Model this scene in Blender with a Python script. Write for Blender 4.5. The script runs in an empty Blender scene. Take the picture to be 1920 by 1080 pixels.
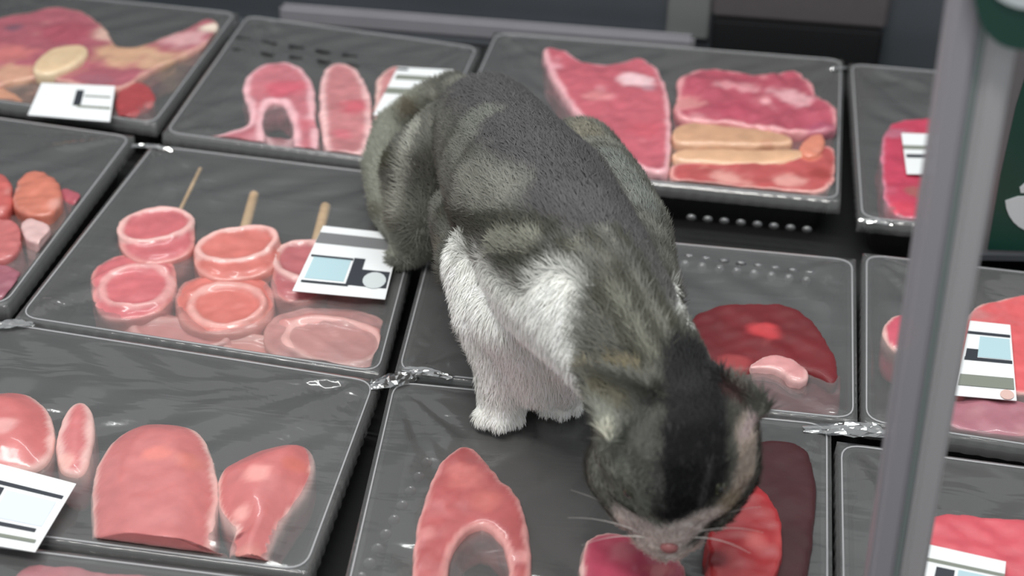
import bpy, bmesh, math, random
import numpy as np
from mathutils import Vector, Matrix
from mathutils.bvhtree import BVHTree

random.seed(7)
rng = np.random.default_rng(7)
SC = bpy.context.scene
COL = SC.collection
RIM = .035                                   # height of a tray's rim above the deck of the case

# ------------------------------------------------------------------ camera, light, exposure
FPX = 2700.0
CAM = np.array([.11755, -.84713, .555])
PITCH, YAW, ROLL = (math.radians(a) for a in (31.3, 7.9, 1.5))
FW = np.array([-math.sin(YAW) * math.cos(PITCH), math.cos(YAW) * math.cos(PITCH), -math.sin(PITCH)])
_r = np.array([math.cos(YAW), math.sin(YAW), 0.0])
_u = np.cross(_r, FW)
RT = math.cos(ROLL) * _r + math.sin(ROLL) * _u
UP = -math.sin(ROLL) * _r + math.cos(ROLL) * _u
cd = bpy.data.cameras.new('camera')
cd.sensor_width = 36
cd.lens = FPX / 1920 * 36
cd.clip_start = .02
cd.dof.use_dof = True
cd.dof.focus_distance = .86
cd.dof.aperture_fstop = 6.0
cam = bpy.data.objects.new('camera', cd)
COL.objects.link(cam)
M = Matrix.Identity(4)
for i in range(3):
    M[i][0], M[i][1], M[i][2], M[i][3] = RT[i], UP[i], -FW[i], CAM[i]
cam.matrix_world = M
SC.camera = cam

vs = SC.view_settings
vs.view_transform = 'Standard'
vs.look = 'None'
vs.gamma = 1
vs.use_curve_mapping = False
vs.exposure = 0.0

world = bpy.data.worlds.new('store_ambience')
world.use_nodes = True
SC.world = world
bg = world.node_tree.nodes['Background']
bg.inputs[0].default_value = (.80, .84, .86, 1)
bg.inputs[1].default_value = .62


def area(name, loc, target, sx, sy, power, col):
    d = bpy.data.lights.new(name, 'AREA')
    d.shape = 'RECTANGLE'
    d.size, d.size_y, d.energy, d.color = sx, sy, power, col
    o = bpy.data.objects.new(name, d)
    COL.objects.link(o)
    o.location = loc
    o.rotation_euler = (Vector(target) - Vector(loc)).to_track_quat('-Z', 'Y').to_euler()
    return o


# the store's tube lamps: one row over the aisle, one over the case
area('aisle_tube_lamp', (-.35, -.75, 2.1), (0, 0, 0), 1.6, .16, 30, (1, .98, .94))
area('case_tube_lamp', (.1, .30, 1.25), (.05, -.05, 0), 1.5, .07, 9, (.97, 1, .98))


# ------------------------------------------------------------------ helpers
def at(px, py, z=RIM):
    """The point at height z that the photograph shows at (px, py)."""
    d = FW + (px - 960) / FPX * RT - (py - 540) / FPX * UP
    return CAM + d * ((z - CAM[2]) / d[2])


def size_px(P, n):
    return n / FPX * float((np.asarray(P) - CAM) @ FW)


def lin(r, g, b):
    return tuple(((c / 255) / 12.92 if c / 255 <= .04045 else ((c / 255 + .055) / 1.055) ** 2.4) for c in (r, g, b))


def link(name, me, mat=None, parent=None, smooth=True):
    o = bpy.data.objects.new(name, me)
    COL.objects.link(o)
    if mat is not None and not me.materials:
        me.materials.append(mat)
    if smooth:
        me.polygons.foreach_set('use_smooth', np.ones(len(me.polygons), bool))
    if parent is not None:
        o.parent = parent
    return o


def tag(o, label=None, cat=None, group=None, kind=None):
    for k, v in (('label', label), ('category', cat), ('group', group), ('kind', kind)):
        if v:
            o[k] = v
    return o


def thing(name, label, cat, loc=(0, 0, 0), group=None):
    o = bpy.data.objects.new(name, None)
    o.empty_display_size = .02
    COL.objects.link(o)
    o.location = loc
    return tag(o, label, cat, group)


def under(o, root):
    """Parent o (built in world coordinates) under root, keeping it in place."""
    o.parent = root
    p, l = root, Vector((0, 0, 0))
    while p is not None:
        l = l + Vector(p.location)
        p = p.parent
    o.location = Vector(o.location) - l
    return o


def from_bm(name, bm, mat, parent=None, smooth=True):
    me = bpy.data.meshes.new(name)
    bm.to_mesh(me)
    bm.free()
    return link(name, me, mat, parent, smooth)


def sm(lo, hi, x):
    t = np.clip((x - lo) / (hi - lo), 0, 1)
    return t * t * (3 - 2 * t)


def noise3(P, f, seed=0):
    """Cheap smooth noise in about -1..1: a sum of a few turned sine products."""
    r = np.random.default_rng(100 + seed)
    v = np.zeros(len(P))
    for k in range(5):
        A = r.normal(size=(3, 3))
        q = P @ A.T * f * (1 + .35 * k) + r.uniform(0, 6.3, 3)
        v += np.sin(q[:, 0]) * np.sin(q[:, 1] + 1.3 * np.sin(q[:, 2])) / (1 + .3 * k)
    return v / 2.2


def smooth_loop(pts, n=3):
    pts = np.asarray(pts, float)
    for _ in range(n):
        nx = np.roll(pts, -1, 0)
        pts = np.stack([.75 * pts + .25 * nx, .25 * pts + .75 * nx], 1).reshape(-1, pts.shape[1])
    return pts


def edge_dist(P, loop):
    a, b = loop, np.roll(loop, -1, 0)
    d = np.full(len(P), 1e9)
    for i in range(len(a)):
        ab = b[i] - a[i]
        t = np.clip(((P - a[i]) @ ab) / max(ab @ ab, 1e-12), 0, 1)
        d = np.minimum(d, np.linalg.norm(P - a[i] - t[:, None] * ab, axis=1))
    return d


def coords(me):
    a = np.empty(len(me.vertices) * 3, np.float32)
    me.vertices.foreach_get('co', a)
    return a.reshape(-1, 3).astype(float)


def normals(me):
    a = np.empty(len(me.vertices) * 3, np.float32)
    me.vertex_normals.foreach_get('vector', a)
    return a.reshape(-1, 3).astype(float)


def paint(me, rgb):
    ca = me.color_attributes.new('tint', 'FLOAT_COLOR', 'POINT')
    a = np.ones((len(me.vertices), 4), np.float32)
    a[:, :3] = rgb
    ca.data.foreach_set('color', a.ravel())


def _sphere(seg):
    ring = seg // 2
    V, F = [(0, 0, 1)], []
    for i in range(1, ring):
        t = math.pi * i / ring
        V += [(math.sin(t) * math.cos(2 * math.pi * j / seg), math.sin(t) * math.sin(2 * math.pi * j / seg), math.cos(t)) for j in range(seg)]
    V.append((0, 0, -1))
    last = len(V) - 1
    for j in range(seg):
        k = (j + 1) % seg
        F.append((0, 1 + j, 1 + k))
        for i in range(ring - 2):
            a = 1 + i * seg
            F.append((a + j, a + seg + j, a + seg + k, a + k))
        a = 1 + (ring - 2) * seg
        F.append((a + j, last, a + k))
    return np.array(V, float), F


_SPH = {n: _sphere(n) for n in (8, 16, 20)}


class Bits:
    """Collects closed shapes; mesh() makes one mesh of them."""
    def __init__(s):
        s.v, s.f, s.n = [], [], 0

    def add(s, V, F):
        s.v.append(np.asarray(V, float))
        s.f += [tuple(i + s.n for i in f) for f in F]
        s.n += len(V)

    def mesh(s, name='raw'):
        me = bpy.data.meshes.new(name)
        me.from_pydata(np.concatenate(s.v).tolist(), [], s.f)
        me.update()
        return me


def ball(b, c, r, seg=16):
    V, F = _SPH[seg]
    b.add(V * (np.array([r, r, r]) if np.isscalar(r) else np.asarray(r)) + np.asarray(c), F)


def limb(b, pts, rads, sub=7):
    """A chain of overlapping balls: a tapering limb once it is remeshed."""
    pts = [np.asarray(p, float) for p in pts]
    for i in range(len(pts) - 1):
        for k in range(sub):
            t = k / sub
            ball(b, pts[i] * (1 - t) + pts[i + 1] * t, rads[i] * (1 - t) + rads[i + 1] * t)
    ball(b, pts[-1], rads[-1])


def prism(b, loop, z0, z1):
    n = len(loop)
    V = [(p[0], p[1], z0) for p in loop] + [(p[0], p[1], z1) for p in loop]
    F = [tuple(range(n))[::-1], tuple(range(n, 2 * n))] + [(i, (i + 1) % n, n + (i + 1) % n, n + i) for i in range(n)]
    x, y = np.asarray(loop)[:, 0], np.asarray(loop)[:, 1]
    if (x * np.roll(y, -1) - np.roll(x, -1) * y).sum() < 0:
        F = [f[::-1] for f in F]
    b.add(V, F)


def remeshed(b, voxel, iters=8, factor=.5):
    """Fuse what was collected into one skin and round it off."""
    me = b.mesh()
    o = bpy.data.objects.new('raw', me)
    COL.objects.link(o)
    m = o.modifiers.new('r', 'REMESH')
    m.mode = 'VOXEL'
    m.voxel_size = voxel
    m = o.modifiers.new('s', 'SMOOTH')
    m.iterations = iters
    m.factor = factor
    out = bpy.data.meshes.new_from_object(o.evaluated_get(bpy.context.evaluated_depsgraph_get()))
    bpy.data.objects.remove(o)
    bpy.data.meshes.remove(me)
    out.materials.clear()
    return out


# ------------------------------------------------------------------ materials
def material(name):
    m = bpy.data.materials.new(name)
    m.use_nodes = True
    return m, m.node_tree, m.node_tree.nodes['Principled BSDF']


def plain(name, rgb, rough=.5, metal=0, coat=0, vary=.0, scale=60, bump=0.0):
    m, t, b = material(name)
    b.inputs['Roughness'].default_value = rough
    b.inputs['Metallic'].default_value = metal
    b.inputs['Coat Weight'].default_value = coat
    b.inputs['Base Color'].default_value = (*rgb, 1)
    n = t.nodes.new('ShaderNodeTexNoise')
    n.inputs['Scale'].default_value = scale
    n.inputs['Detail'].default_value = 4
    g = t.nodes.new('ShaderNodeTexCoord')
    t.links.new(g.outputs['Object'], n.inputs['Vector'])
    if vary:
        h = t.nodes.new('ShaderNodeHueSaturation')
        h.inputs['Color'].default_value = (*rgb, 1)
        r = t.nodes.new('ShaderNodeMapRange')
        r.inputs['To Min'].default_value = 1 - vary
        r.inputs['To Max'].default_value = 1 + vary
        t.links.new(n.outputs['Fac'], r.inputs['Value'])
        t.links.new(r.outputs['Result'], h.inputs['Value'])
        t.links.new(h.outputs['Color'], b.inputs['Base Color'])
    if bump:
        p = t.nodes.new('ShaderNodeBump')
        p.inputs['Strength'].default_value = bump
        p.inputs['Distance'].default_value = .002
        t.links.new(n.outputs['Fac'], p.inputs['Height'])
        t.links.new(p.outputs['Normal'], b.inputs['Normal'])
    return m


def tinted(name, rough, coat, vary, scale, sss=0.0, bump=.15):
    """Colour from the mesh's own tint attribute, broken up by a fine grain."""
    m, t, b = material(name)
    a = t.nodes.new('ShaderNodeVertexColor')
    a.layer_name = 'tint'
    n = t.nodes.new('ShaderNodeTexNoise')
    n.inputs['Scale'].default_value = scale
    n.inputs['Detail'].default_value = 5
    g = t.nodes.new('ShaderNodeTexCoord')
    t.links.new(g.outputs['Object'], n.inputs['Vector'])
    r = t.nodes.new('ShaderNodeMapRange')
    r.inputs['To Min'].default_value = 1 - vary
    r.inputs['To Max'].default_value = 1 + vary
    t.links.new(n.outputs['Fac'], r.inputs['Value'])
    h = t.nodes.new('ShaderNodeHueSaturation')
    t.links.new(a.outputs['Color'], h.inputs['Color'])
    t.links.new(r.outputs['Result'], h.inputs['Value'])
    t.links.new(h.outputs['Color'], b.inputs['Base Color'])
    b.inputs['Roughness'].default_value = rough
    b.inputs['Coat Weight'].default_value = coat
    b.inputs['Coat Roughness'].default_value = .12
    if sss:
        b.inputs['Subsurface Weight'].default_value = sss
        b.inputs['Subsurface Radius'].default_value = (.012, .004, .003)
        b.inputs['Subsurface Scale'].default_value = .4
    if bump:
        p = t.nodes.new('ShaderNodeBump')
        p.inputs['Strength'].default_value = bump
        p.inputs['Distance'].default_value = .0015
        t.links.new(n.outputs['Fac'], p.inputs['Height'])
        t.links.new(p.outputs['Normal'], b.inputs['Normal'])
    return m


def film_mat(shine=0.0, rough=.12, name='cling_film'):
    """Stretched cling film: clear, a faint milkiness, wrinkled gloss."""
    m, t, b = material(name)
    t.nodes.remove(b)
    out = t.nodes['Material Output']
    g = t.nodes.new('ShaderNodeTexCoord')
    mp = t.nodes.new('ShaderNodeMapping')
    mp.inputs['Scale'].default_value = (9, 38, 9)
    mp.inputs['Rotation'].default_value = (0, 0, .35)
    n = t.nodes.new('ShaderNodeTexNoise')
    n.inputs['Scale'].default_value = 1.0
    n.inputs['Detail'].default_value = 3
    n.inputs['Distortion'].default_value = .6
    t.links.new(g.outputs['Object'], mp.inputs['Vector'])
    t.links.new(mp.outputs['Vector'], n.inputs['Vector'])
    bp = t.nodes.new('ShaderNodeBump')
    bp.inputs['Strength'].default_value = .5
    bp.inputs['Distance'].default_value = .004
    t.links.new(n.outputs['Fac'], bp.inputs['Height'])
    tr = t.nodes.new('ShaderNodeBsdfTransparent')
    tr.inputs['Color'].default_value = (.97, .97, .97, 1)
    gl = t.nodes.new('ShaderNodeBsdfGlossy')
    gl.inputs['Roughness'].default_value = rough
    t.links.new(bp.outputs['Normal'], gl.inputs['Normal'])
    df = t.nodes.new('ShaderNodeBsdfDiffuse')
    df.inputs['Color'].default_value = (.8, .8, .8, 1)
    fr = t.nodes.new('ShaderNodeFresnel')
    fr.inputs['IOR'].default_value = 1.5
    t.links.new(bp.outputs['Normal'], fr.inputs['Normal'])
    mu = t.nodes.new('ShaderNodeMath')
    mu.operation = 'MULTIPLY_ADD'
    mu.use_clamp = True
    mu.inputs[1].default_value = 1.7
    mu.inputs[2].default_value = shine
    t.links.new(fr.outputs[0], mu.inputs[0])
    haze = t.nodes.new('ShaderNodeMixShader')
    haze.inputs[0].default_value = .11
    t.links.new(tr.outputs[0], haze.inputs[1])
    t.links.new(df.outputs[0], haze.inputs[2])
    mx = t.nodes.new('ShaderNodeMixShader')
    t.links.new(mu.outputs[0], mx.inputs[0])
    t.links.new(haze.outputs[0], mx.inputs[1])
    t.links.new(gl.outputs[0], mx.inputs[2])
    t.links.new(mx.outputs[0], out.inputs['Surface'])
    return m


def acrylic_mat(name, rgb, clear, rough):
    """Greyish frosted acrylic: some of it lets the view through."""
    m, t, b = material(name)
    b.inputs['Base Color'].default_value = (*rgb, 1)
    b.inputs['Roughness'].default_value = rough
    out = t.nodes['Material Output']
    tr = t.nodes.new('ShaderNodeBsdfTransparent')
    mx = t.nodes.new('ShaderNodeMixShader')
    mx.inputs[0].default_value = clear
    t.links.new(b.outputs[0], mx.inputs[1])
    t.links.new(tr.outputs[0], mx.inputs[2])
    t.links.new(mx.outputs[0], out.inputs['Surface'])
    return m


FILM = film_mat()
MEAT = tinted('raw_meat', .42, .55, .16, 120, sss=.12)
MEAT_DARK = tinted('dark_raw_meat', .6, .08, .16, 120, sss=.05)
COAT = tinted('cat_coat', .75, 0, .12, 220, bump=0)
TRAY = plain('black_tray_plastic', lin(34, 34, 36), .32, vary=.2, scale=200)
TRAY_RIM = plain('black_tray_rim', lin(48, 48, 50), .22)
RIB = plain('tray_rib_highlight', lin(96, 96, 98), .1, coat=1)  # grey base paints the highlights on the black plastic ribs
DECK = plain('deck_black', lin(7, 7, 8), .7, vary=.3, scale=30)
STEEL = plain('brushed_steel', lin(120, 124, 130), .38, metal=.6, vary=.15, scale=12)
STEEL_D = plain('dark_steel', lin(88, 93, 99), .45, metal=.4, vary=.25, scale=8)
RAIL = plain('pale_rail_plastic', lin(148, 146, 152), .4, vary=.1, scale=20)
BLACK = plain('black_duct', lin(14, 15, 18), .6)
PAPER = plain('label_paper', lin(236, 238, 240), .5, vary=.04, scale=40)
BLUE = plain('label_pale_blue', lin(176, 204, 212), .5)
INK = plain('label_ink', lin(48, 52, 60), .5)
GREYINK = plain('label_grey_band', lin(128, 132, 122), .5)
GREEN = plain('sign_green', lin(12, 62, 50), .45, vary=.08, scale=15)
SIGNWHITE = plain('sign_white', lin(206, 212, 214), .45)
WOOD = plain('skewer_bamboo', lin(214, 178, 132), .55, vary=.15, scale=150)
SIGNGREY = acrylic_mat('sign_grey_board', lin(112, 110, 112), .15, .3)
POST_A = acrylic_mat('post_frosted', lin(168, 164, 170), .12, .35)
POST_B = acrylic_mat('post_edge', lin(184, 181, 183), .08, .3)
POST_C = plain('post_groove', lin(138, 148, 146), .4)

# ------------------------------------------------------------------ the case
case = thing('refrigerated_display_case', 'dark refrigerated display case whose black deck carries the meat packs', 'display case', (0, 0, 0))


def box(name, lo, hi, mat, parent=None, bevel=.002):
    bm = bmesh.new()
    c = [(a + b) / 2 for a, b in zip(lo, hi)]
    s = [b - a for a, b in zip(lo, hi)]
    bmesh.ops.create_cube(bm, size=1, matrix=Matrix.Translation(c) @ Matrix.Diagonal((*s, 1)))
    if bevel:
        bmesh.ops.bevel(bm, geom=bm.edges[:], offset=bevel, segments=2, affect='EDGES')
    return from_bm(name, bm, mat, parent, False)


BY = .54
box('deck', (-1.0, -.75, -.03), (1.0, BY + .03, 0), DECK, case)
box('back_panel', (-1.0, BY, 0), (1.0, BY + .03, .62), STEEL_D, case)
box('front_panel', (-1.0, -.78, -.7), (1.0, -.75, .03), STEEL, case, .004)

# a pale bumper rail runs along the foot of the back panel, a steel sill above it, a dark duct mouth to one side
box('sill', (-1.0, BY - .016, 0), (.105, BY - .001, .004), STEEL, case, .001)
box('bumper_rail', (-.325, BY - .013, .004), (.105, BY - .001, .025), RAIL, case, .004)
box('rail_bracket', (.075, BY - .006, .020), (.118, BY - .0005, .12), plain('bracket_grey', lin(112, 114, 114), .5), case, .002)
box('duct_mouth', (.121, BY - .014, 0), (.287, BY - .001, .046), BLACK, case, .003)
box('duct_hood', (.119, BY - .010, .047), (.289, BY - .001, .135), plain('duct_hood_grey', lin(84, 80, 82), .5, vary=.1), case, .003)


# ------------------------------------------------------------------ packs: tray + film + label
def inset_quad(q, d):
    q = np.asarray(q, float)
    out = []
    for i in range(4):
        p, c, n = q[i - 1], q[i], q[(i + 1) % 4]
        e1, e2 = (c - p) / np.linalg.norm(c - p), (n - c) / np.linalg.norm(n - c)
        n1, n2 = np.array([e1[1], -e1[0]]), np.array([e2[1], -e2[0]])     # inward for clockwise quads
        A = np.array([n1, n2])
        out.append(np.linalg.solve(A, [n1 @ c + d, n2 @ c + d]))
    return np.array(out)


def rounded(q, r, n=6):
    q = np.asarray(q, float)
    pts = []
    for i in range(4):
        p, c, nx = q[i - 1], q[i], q[(i + 1) % 4]
        a = c + (p - c) / np.linalg.norm(p - c) * r
        b = c + (nx - c) / np.linalg.norm(nx - c) * r
        for k in range(n + 1):
            t = k / n
            pts.append((1 - t) ** 2 * a + 2 * t * (1 - t) * c + t * t * b)
    return np.array(pts)


PACKS = {}


def pack(key, label, quad, group='film-wrapped meat packs'):
    """A film-wrapped meat tray; quad = back-left, back-right, front-right, front-left of the rim (x, y)."""
    q = np.asarray(quad, float)
    c = q.mean(0)
    root = thing('meat_pack', label, 'meat pack', (c[0], c[1], 0), group)
    bm = bmesh.new()
    prof = [(.011, 0, .016), (.003, RIM - .006, .016), (0, RIM - .004, .014), (0, RIM - .0012, .014), (.0012, RIM, .013), (.0045, RIM, .012), (.0055, RIM - .002, .012), (.012, .006, .014)]
    rings = [[bm.verts.new((p[0] - c[0], p[1] - c[1], z)) for p in rounded(inset_quad(q, d), r)] for d, z, r in prof]
    n = len(rings[0])
    for a, b in zip(rings, rings[1:]):
        for i in range(n):
            bm.faces.new((a[i], b[i], b[(i + 1) % n], a[(i + 1) % n]))
    bm.faces.new(rings[0])
    bm.faces.new(rings[-1][::-1])
    bmesh.ops.recalc_face_normals(bm, faces=bm.faces)
    from_bm('tray', bm, TRAY, root, False)
    PACKS[key] = dict(root=root, q=q, c=c, meats=[])
    return root


def film(key, crease=1.7, skirt=.010):
    P = PACKS[key]
    q, c, root = P['q'], P['c'], P['root']
    qi = inset_quad(q, -.0012)
    w = max(np.linalg.norm(qi[1] - qi[0]), np.linalg.norm(qi[2] - qi[3]))
    h = max(np.linalg.norm(qi[3] - qi[0]), np.linalg.norm(qi[2] - qi[1]))
    nu, nv = int(w / .0035), int(h / .0035)
    U, V = np.meshgrid(np.linspace(0, 1, nu + 1), np.linspace(0, 1, nv + 1))
    XY = ((1 - U) * (1 - V))[..., None] * qi[0] + (U * (1 - V))[..., None] * qi[1] + (U * V)[..., None] * qi[2] + ((1 - U) * V)[..., None] * qi[3]
    X, Y = XY[..., 0], XY[..., 1]
    edge = np.minimum(np.minimum(U, 1 - U) * w, np.minimum(V, 1 - V) * h)
    Z = np.full_like(X, RIM + .0007)
    Z -= .0016 * sm(.005, .06, edge)
    k = hash(len(PACKS)) % 7
    for i in range(4):                                                     # creases fan out from the gathered corners
        dx, dy = X - qi[i][0], Y - qi[i][1]
        r, a = np.hypot(dx, dy), np.arctan2(dy, dx)
        Z += crease * .0011 * np.exp(-r / .055) * sm(.003, .02, edge) * np.sin(a * 26 + 5 * np.sin(a * 7 + i)) * sm(.0, .015, r)
    rr = np.random.default_rng(len(key) * 31 + ord(key[0]))
    for i in range(4):                                                     # a few long taut folds run in from each corner
        mid = qi.mean(0) - qi[i]
        a0 = math.atan2(mid[1], mid[0])
        for _ in range(4 if key == 'loins' and i == 1 else 2):
            a = a0 + rr.uniform(-.55, .55)
            ux, uy = math.cos(a), math.sin(a)
            along, across = (X - qi[i][0]) * ux + (Y - qi[i][1]) * uy, (Y - qi[i][1]) * ux - (X - qi[i][0]) * uy
            Lf = rr.uniform(.05, .12)
            Z += .0016 * np.exp(-(across / .0042) ** 2) * sm(.004, .02, along) * (1 - sm(Lf * .5, Lf, along)) * sm(.002, .012, edge)
    Z += crease * .0005 * np.sin(X * 130 + 4 * np.sin(Y * 40 + k)) * sm(.004, .03, edge)
    verts = np.stack([X - c[0], Y - c[1], Z], -1).reshape(-1, 3)
    faces = []
    deep = np.zeros(len(verts), bool)
    for o in P['meats']:
        bvh = BVHTree.FromPolygons([v.co for v in o.data.vertices], [p.vertices for p in o.data.polygons])
        off = Vector((c[0], c[1], 0)) - o.location
        m = coords(o.data)
        lo, hi = m.min(0) - np.array(off), m.max(0) - np.array(off)
        near = (verts[:, 0] > lo[0]) & (verts[:, 0] < hi[0]) & (verts[:, 1] > lo[1]) & (verts[:, 1] < hi[1])
        for i in np.nonzero(near)[0]:
            v = verts[i]
            hit = bvh.ray_cast(Vector((v[0], v[1], .2)) + off, Vector((0, 0, -1)))[0]
            if hit is not None and hit.z + o.location.z > v[2] + .0012:
                deep[i] = True
    for j in range(nv):
        for i in range(nu):
            f = (j * (nu + 1) + i, (j + 1) * (nu + 1) + i, (j + 1) * (nu + 1) + i + 1, j * (nu + 1) + i + 1)
            if not all(deep[list(f)]):
                faces.append(f)
    vl = [tuple(v) for v in verts]
    ring = [i for i in range(nu)] + [j * (nu + 1) + nu for j in range(nv)] + [nv * (nu + 1) + i for i in range(nu, 0, -1)] + [j * (nu + 1) for j in range(nv, 0, -1)]
    base = len(vl)
    for n_, i in enumerate(ring):                                          # the film folds down round the rim
        p = verts[i]
        out = np.array([p[0], p[1]])
        out = out / max(np.linalg.norm(out), 1e-6)
        e = .0006 * math.sin(n_ * 1.9)
        vl.append((p[0] + out[0] * (.0008 + e), p[1] + out[1] * (.0008 + e), RIM - skirt))
    m = len(ring)
    for i in range(m):
        faces.append((ring[i], ring[(i + 1) % m], base + (i + 1) % m, base + i))
    me = bpy.data.meshes.new('cling_film')
    me.from_pydata(vl, [], faces)
    me.update()
    return link('cling_film', me, FILM, root)


def gather(key, px, py, length, width, ang, seed=0, z=RIM + .0012):
    """The gathered film at a corner: a small crumpled sheet with sharp folds."""
    r = random.Random(seed)
    P = PACKS[key]
    p0 = at(px, py, z)
    e1 = np.array([math.cos(ang), math.sin(ang), 0])
    e2 = np.array([-math.sin(ang), math.cos(ang), 0])
    nu, nv = 11, 6
    vl, fl = [], []
    for i in range(nu + 1):
        for j in range(nv + 1):
            u, v = i / nu - .5, j / nv - .5
            taper = 1 - 1.3 * abs(u) * r.uniform(.6, 1)
            fold = .0022 * abs(math.sin(7.3 * v + 4 * u * u + seed)) + r.uniform(0, .0016)
            p = p0 + e1 * length * (u + r.uniform(-.03, .03)) + e2 * width * v * taper + np.array([0, 0, fold * (1 - 1.2 * abs(u))])
            vl.append(tuple(p - np.array([P['c'][0], P['c'][1], 0])))
    for i in range(nu):
        for j in range(nv):
            k = i * (nv + 1) + j
            fl += [(k, k + nv + 1, k + nv + 2), (k, k + nv + 2, k + 1)]
    me = bpy.data.meshes.new('film_gather')
    me.from_pydata(vl, [], fl)
    me.update()
    return tag(link('film_gather', me, GATHER, P['root'], False), kind='stuff')


def film_edge(key, d=.0015, r=.00055):
    """The film's rolled edge, a thin shiny line round the rim."""
    P = PACKS[key]
    c = P['c']
    loop = rounded(inset_quad(P['q'], d), .013, 6)
    n = len(loop)
    V, F = [], []
    for i in range(n):
        t = loop[(i + 1) % n] - loop[i - 1]
        t = t / np.linalg.norm(t)
        s_ = np.array([-t[1], t[0]])
        for k in range(6):
            a = 2 * math.pi * k / 6
            p = loop[i] + s_ * r * math.cos(a) - c
            V.append((p[0], p[1], RIM + .0012 + r * math.sin(a)))
    for i in range(n):
        j = (i + 1) % n
        for k in range(6):
            m = (k + 1) % 6
            F.append((i * 6 + k, j * 6 + k, j * 6 + m, i * 6 + m))
    me = bpy.data.meshes.new('film_edge')
    me.from_pydata(V, [], F)
    me.update()
    link('film_edge', me, EDGE, P['root'])


EDGE = acrylic_mat('film_edge_shine', lin(205, 205, 208), .45, .2)  # whitish base stands in for the highlight on the clear film
GATHER = film_mat(.45, .08, 'crumpled_film')


def ribs(key, pts, r, length, tilt, mat=None):
    """Moulded ribs of a tray wall, each one a small rounded rod of its own."""
    P = PACKS[key]
    e = Bits()
    ball(e, (0, 0, 0), (r * .95, r * .6, length * .5), 8)
    me = e.mesh('rib')
    me.polygons.foreach_set('use_smooth', np.ones(len(me.polygons), bool))
    me.materials.append(mat or RIB)
    for p in pts:
        o = bpy.data.objects.new('rib', me)
        COL.objects.link(o)
        o.parent = P['root']
        o.location = Vector(p) - Vector((P['c'][0], P['c'][1], 0))
        o.rotation_euler = tilt


def flat_on(px4, u0, v0, u1, v1, z, th, mat, name, root, corner=None):
    """A thin card on the quad px4 (TL, TR, BR, BL in the photograph), over its u/v range."""
    A = [at(*p, z) for p in px4]

    def b(u, v):
        return (1 - u) * (1 - v) * A[0] + u * (1 - v) * A[1] + u * v * A[2] + (1 - u) * v * A[3]
    bm = bmesh.new()
    if corner == 'disc':
        loop = [b((u0 + u1) / 2 + (u1 - u0) / 2 * math.cos(t), (v0 + v1) / 2 + (v1 - v0) / 2 * math.sin(t)) for t in np.linspace(0, 2 * math.pi, 17)[:-1]]
    else:
        loop = [b(u0, v0), b(u1, v0), b(u1, v1), b(u0, v1)]
    hi = [bm.verts.new(Vector(p) + Vector((0, 0, th))) for p in loop]
    lo = [bm.verts.new(Vector(p)) for p in loop]
    bm.faces.new(hi)
    bm.faces.new(lo[::-1])
    for i in range(len(loop)):
        bm.faces.new((hi[i], lo[i], lo[(i + 1) % len(loop)], hi[(i + 1) % len(loop)]))
    bmesh.ops.recalc_face_normals(bm, faces=bm.faces)
    o = from_bm(name, bm, mat, None, False)
    return under(o, root)


def price_label(key, px4, prints, z=RIM + .0022):
    root = PACKS[key]['root']
    lab = flat_on(px4, 0, 0, 1, 1, z, .0004, PAPER, 'price_label', root)
    lab['label'] = 'white printed price label'
    for i, (nm, mat, u0, v0, u1, v1, *k) in enumerate(prints):
        _print(px4, u0, v0, u1, v1, z, i, mat, nm, lab, root, k)


def _print(px4, u0, v0, u1, v1, z, i, mat, nm, lab, root, k):
    flat_on(px4, u0, v0, u1, v1, z + .0004 + .0001 * i, .0002, mat, nm, lab, *k)


def px_quad(*pts):
    return [at(*p)[:2] for p in pts]


pack('bone', 'film-wrapped tray in the back row with a large bone-in joint', [(-.60, .485), (-.350, .470), (-.336, .205), (-.60, .235)])
pack('chops', 'film-wrapped tray of arched pork chops behind the cat', [(-.338, .465), (-.098, .430), (-.098, .170), (-.322, .190)])
pack('stack', 'film-wrapped tray beside the cat with fatty pork slices stacked high', [(-.088, .470), (.246, .470), (.231, .176), (-.088, .182)])
pack('magenta', 'film-wrapped tray behind the clear post, magenta meat and small label', [(.253, .462), (.50, .455), (.49, .142), (.246, .150)])
pack('chunks', 'film-wrapped tray of red meat chunks at the frame edge', [(-.60, .205), (-.345, .178), (-.330, -.088), (-.60, -.070)])
pack('skewers', 'film-wrapped tray holding three skewers of rolled pork', [(-.323, .166), (-.088, .150), (-.066, -.120), (-.316, -.100)])
pack('ribbed', 'black ribbed tray under the cat with one dark red cut', [(-.070, .084), (.238, .084), (.229, -.116), (-.056, -.116)])
pack('nugget', 'film-wrapped tray cut by the post, tall label on its pink meat', [(.246, .094), (.50, .084), (.49, -.136), (.234, -.116)])
pack('loins', 'film-wrapped tray of thick pink pork loins and round slices', [(-.56, -.088), (-.066, -.128), (-.062, -.304), (-.53, -.300)])
pack('ring', 'black tray with a ring-shaped cut below the cat\'s white paw', [(-.056, -.126), (.213, -.122), (.205, -.372), (-.034, -.372)])
pack('redfront', 'film-wrapped tray of bright red meat before the dark strip, label cropped', [(.218, -.140), (.47, -.150), (.46, -.37), (.2105, -.37)])
pack('frontmost', 'purplish film-wrapped tray at the very front, below the pork loins', [(-.53, -.312), (-.066, -.312), (-.06, -.50), (-.52, -.50)])


# ------------------------------------------------------------------ meat
PINK, ROSE, LOIN = lin(206, 112, 122), lin(190, 96, 108), lin(200, 118, 118)
FAT, CREAM, PALE = lin(236, 196, 190), lin(226, 190, 150), lin(222, 168, 160)
RED, DARK, WINE = lin(168, 48, 56), lin(104, 26, 34), lin(70, 16, 24)


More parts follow.
